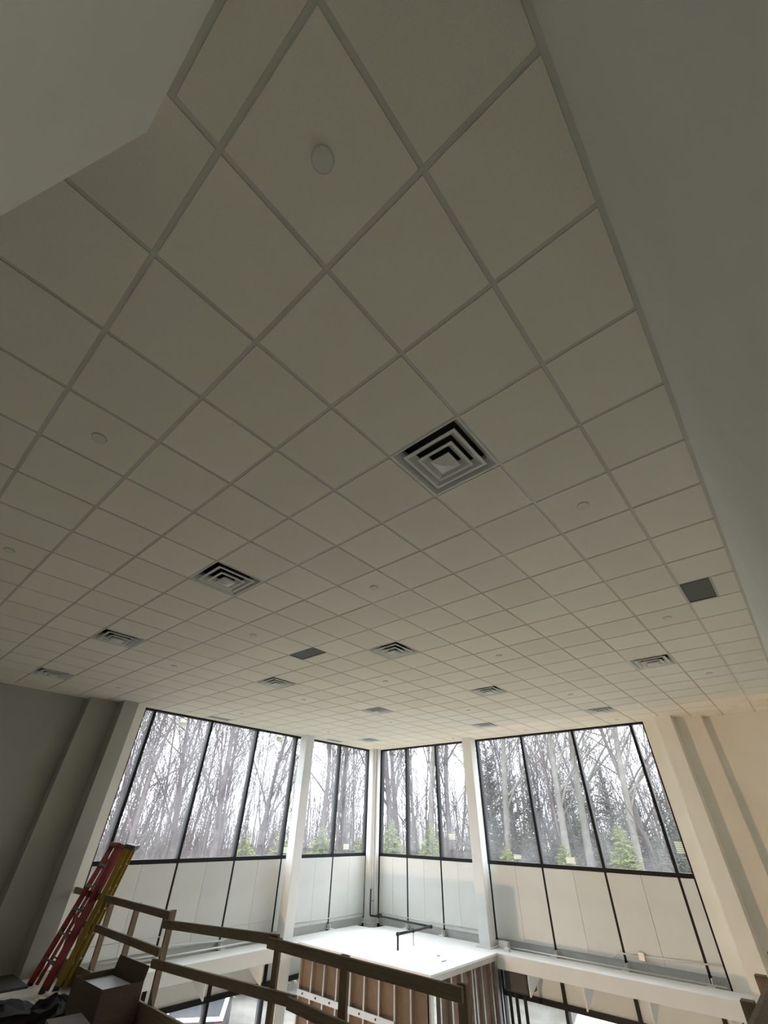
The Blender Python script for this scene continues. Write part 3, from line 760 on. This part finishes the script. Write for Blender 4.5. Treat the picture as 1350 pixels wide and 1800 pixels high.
# the thick trunks one can pick out in the photograph
THICK = sorted(((395, 30, 0, 1.0), (330, 36, 1, .95), (560, 33, 1, .9), (612, 40, 0, 1), (692, 35, 0, 1.0), (706, 38, 1, 1.0), (748, 33, 2, .95), (790, 36, 0, 1), (880, 33, 2, 1), (985, 30, 2, .95), (1020, 31, 2, 1.0), (1095, 30, 2, .95), (1150, 31, 1, .9), (235, 33, 1, .9), (455, 38, 0, .9)))
NTH = ['first', 'second', 'third', 'fourth', 'fifth', 'sixth', 'seventh', 'eighth', 'ninth', 'tenth', 'eleventh', 'twelfth', 'thirteenth', 'fourteenth', 'fifteenth', 'sixteenth', 'seventeenth', 'eighteenth']
cnt = {'left': 0, 'right': 0}
for px, dist, k, sc in THICK:
    nth = NTH[cnt[side(px)]]; cnt[side(px)] += 1
    plant('bare_tree', BIG[k], spot(px, dist), 'thick trunked bare tree, %s from the left outside the %s windows' % (nth, side(px)), 'thick trunked trees outside the %s windows' % side(px), sc, lean=.03)
n = 0
while n < 96:
    px = random.uniform(130, 1260); dist = random.uniform(30, 66)
    if px > 860 and random.random() < .35: continue
    plant('bare_tree', SLIM[n % 5], spot(px, dist), 'slender bare tree in the woods outside the %s windows' % side(px), 'slender bare trees outside the %s windows' % side(px), random.uniform(.75, 1.15), lean=.045)
    n += 1
for px, dist, k, sc, lab in ((690, 30, 0, 1.0, 'bright green young spruce just right of the corner column'), (640, 31, 0, .95, 'bright green young spruce just left of the corner column'),
        (568, 30, 1, 1.25, 'small green spruce low in the corner bay left of the column'), (436, 29, 1, 1.2, 'small green spruce low in the left window wall'), (497, 29, 1, 1.22, 'small green spruce partly behind the left column'),
        (756, 30, 1, 1.16, 'small green spruce low in the corner bay right of the corner column'), (886, 30, 0, .92, 'green spruce low in the right window wall beside the right column'),
        (1088, 29, 0, 1.0, 'large bright green spruce low in the right window wall'), (985, 29, 1, 1.12, 'small green spruce low in the middle of the right window wall')):
    plant('spruce', CON[k], spot(px, dist), lab, 'young spruces outside the windows', sc)
for nth, (px, dist, sc) in zip(NTH, sorted(((870, 37, 1.05), (905, 41, 1.0), (940, 36, .85), (1000, 36, .95), (1045, 35, .85), (1080, 35, .78), (1130, 33, .74), (1175, 31, .70), (845, 35, .9), (890, 33, .6), (925, 32, .55), (965, 33, .6), (1015, 32, .58), (1060, 31, .55), (1105, 33, .6), (1145, 30, .52), (1190, 32, .55)))):
    plant('cedar', CON[2], spot(px, dist), 'tall dull green cedar, %s from the left outside the right windows' % nth, 'cedars outside the right windows', sc)
# thin stems and brush deeper in the woods
def far_woods():
    rd = random.Random(77); mb = MB()
    for i in range(1400):
        px = rd.uniform(60, 1320); d = rd.uniform(55, 105); p = spot(px, d); h = rd.uniform(6, 14)
        tip = p+Vector((rd.gauss(0, .6), rd.gauss(0, .6), h))
        mb.tube([p, p.lerp(tip, .5)+Vector((rd.gauss(0,.15), rd.gauss(0,.15), 0)), tip], [rd.uniform(.05, .11), .045, .018], 3, False)
        for k in range(9):
            u = rd.uniform(.25, .95); q = p.lerp(tip, u); th = rd.uniform(0, 6.28); L = rd.uniform(.8, 2.6)*(1.1-u*.6)
            mb.tube([q, q+Vector((math.cos(th)*L*.6, math.sin(th)*L*.6, L*.8))], [.024, .012], 3, False)
    return tag(mb.build('woods', M_BARK[0]), 'dense thin stems deep in the bare woods', 'woods', kind='stuff')
far_woods()
def brush():
    rd = random.Random(78); mb = MB()
    for i in range(7500):
        px = rd.uniform(60, 1320); d = rd.uniform(33, 100); p = spot(px, d); h = rd.uniform(1.6, 4.2)+d*.03
        tip = p+Vector((rd.gauss(0, .5), rd.gauss(0, .5), h))
        mb.tube([p, tip], [.026, .010], 3, False)
        for k in range(3):
            q = p.lerp(tip, rd.uniform(.3, .9)); L = rd.uniform(.4, 1.3); th = rd.uniform(0, 6.28)
            mb.tube([q, q+Vector((math.cos(th)*L*.5, math.sin(th)*L*.5, L*.8))], [.012, .004], 3, False)
    return tag(mb.build('undergrowth', M_BRUSH), 'bare brown undergrowth at the foot of the woods', 'undergrowth', kind='stuff')
brush()

# parked vehicles seen through the lowest panes
M_CARD_ = mat('car_dark', (.02, .022, .025), .6, 0, spec=.15); M_CARW = mat('car_white', (.80, .81, .82), .35); M_TAIL = mat('tail_red', (.55, .02, .03), .3)
def prism_y(mb, prof, y0, y1):
    n = len(mb.v); k = len(prof)
    mb.v += [(x, y0, z) for x, z in prof] + [(x, y1, z) for x, z in prof]
    mb.f += [tuple(n+i for i in range(k)), tuple(n+k+i for i in reversed(range(k)))] + [(n+i, n+k+i, n+k+(i+1) % k, n+(i+1) % k) for i in range(k)]
    return mb
def vehicle(name, loc, rz, body, label, roof, van=False):
    o = tag(empty(name, loc), label, 'vehicle'); z = GZ
    if van: prof = [(-2.4, .35), (2.3, .35), (2.4, .9), (1.9, 1.15), (1.3, 1.95), (1.0, 2.05), (-2.3, 2.05), (-2.4, 1.9)]
    else: prof = [(-2.6, .5), (2.5, .5), (2.6, 1.0), (1.5, 1.15), (.9, 1.75), (-.4, 1.8), (-.75, 1.2), (-2.6, 1.2)]
    L = loc
    mb = prism_y(MB(), [(x+L[0], q+L[2]) for x, q in prof], L[1]-.9, L[1]+.9); bevel(mb.build('body', body, o), .05, 3)
    for sx in (-1.6, 1.6):
        for sy in (-.82, .82):
            MB().tube([(L[0]+sx, L[1]+sy-.11, L[2]+.36), (L[0]+sx, L[1]+sy+.11, L[2]+.36)], .36, 18).build('wheel', M_RUB, o, True)
    if not van:
        MB().box(L[0]-2.62, L[0]-.7, L[1]-.92, L[1]-.80, L[2]+1.2, L[2]+1.27).box(L[0]-2.62, L[0]-.7, L[1]+.80, L[1]+.92, L[2]+1.2, L[2]+1.27).box(L[0]-2.64, L[0]-2.54, L[1]-.8, L[1]+.8, L[2]+1.2, L[2]+1.27).build('bed_rail', roof, o)
        mb = prism_y(MB(), [(x+L[0], q+L[2]) for x, q in ((1.36, 1.2), (.86, 1.68), (-.36, 1.72), (-.62, 1.25))], L[1]-.905, L[1]+.905); mb.build('cab_window', M_RUB, o)
    for sy in (-.78, .78):
        B(L[0]-2.645 if not van else L[0]-2.42, L[0]-2.58 if not van else L[0]-2.36, L[1]+sy-.10, L[1]+sy+.10, L[2]+.85, L[2]+1.15).build('tail_lamp', M_TAIL, o)
    o.rotation_euler.z = rz
    return o
vehicle('pickup_truck', (12.6, 18.2, GZ), math.radians(52), M_CARD_, 'dark pickup truck parked outside below the left window', M_CARW)
vehicle('delivery_van', (19.6, 5.6, GZ), math.radians(75), M_CARW, 'white van parked outside below the right window', M_CARW, True)
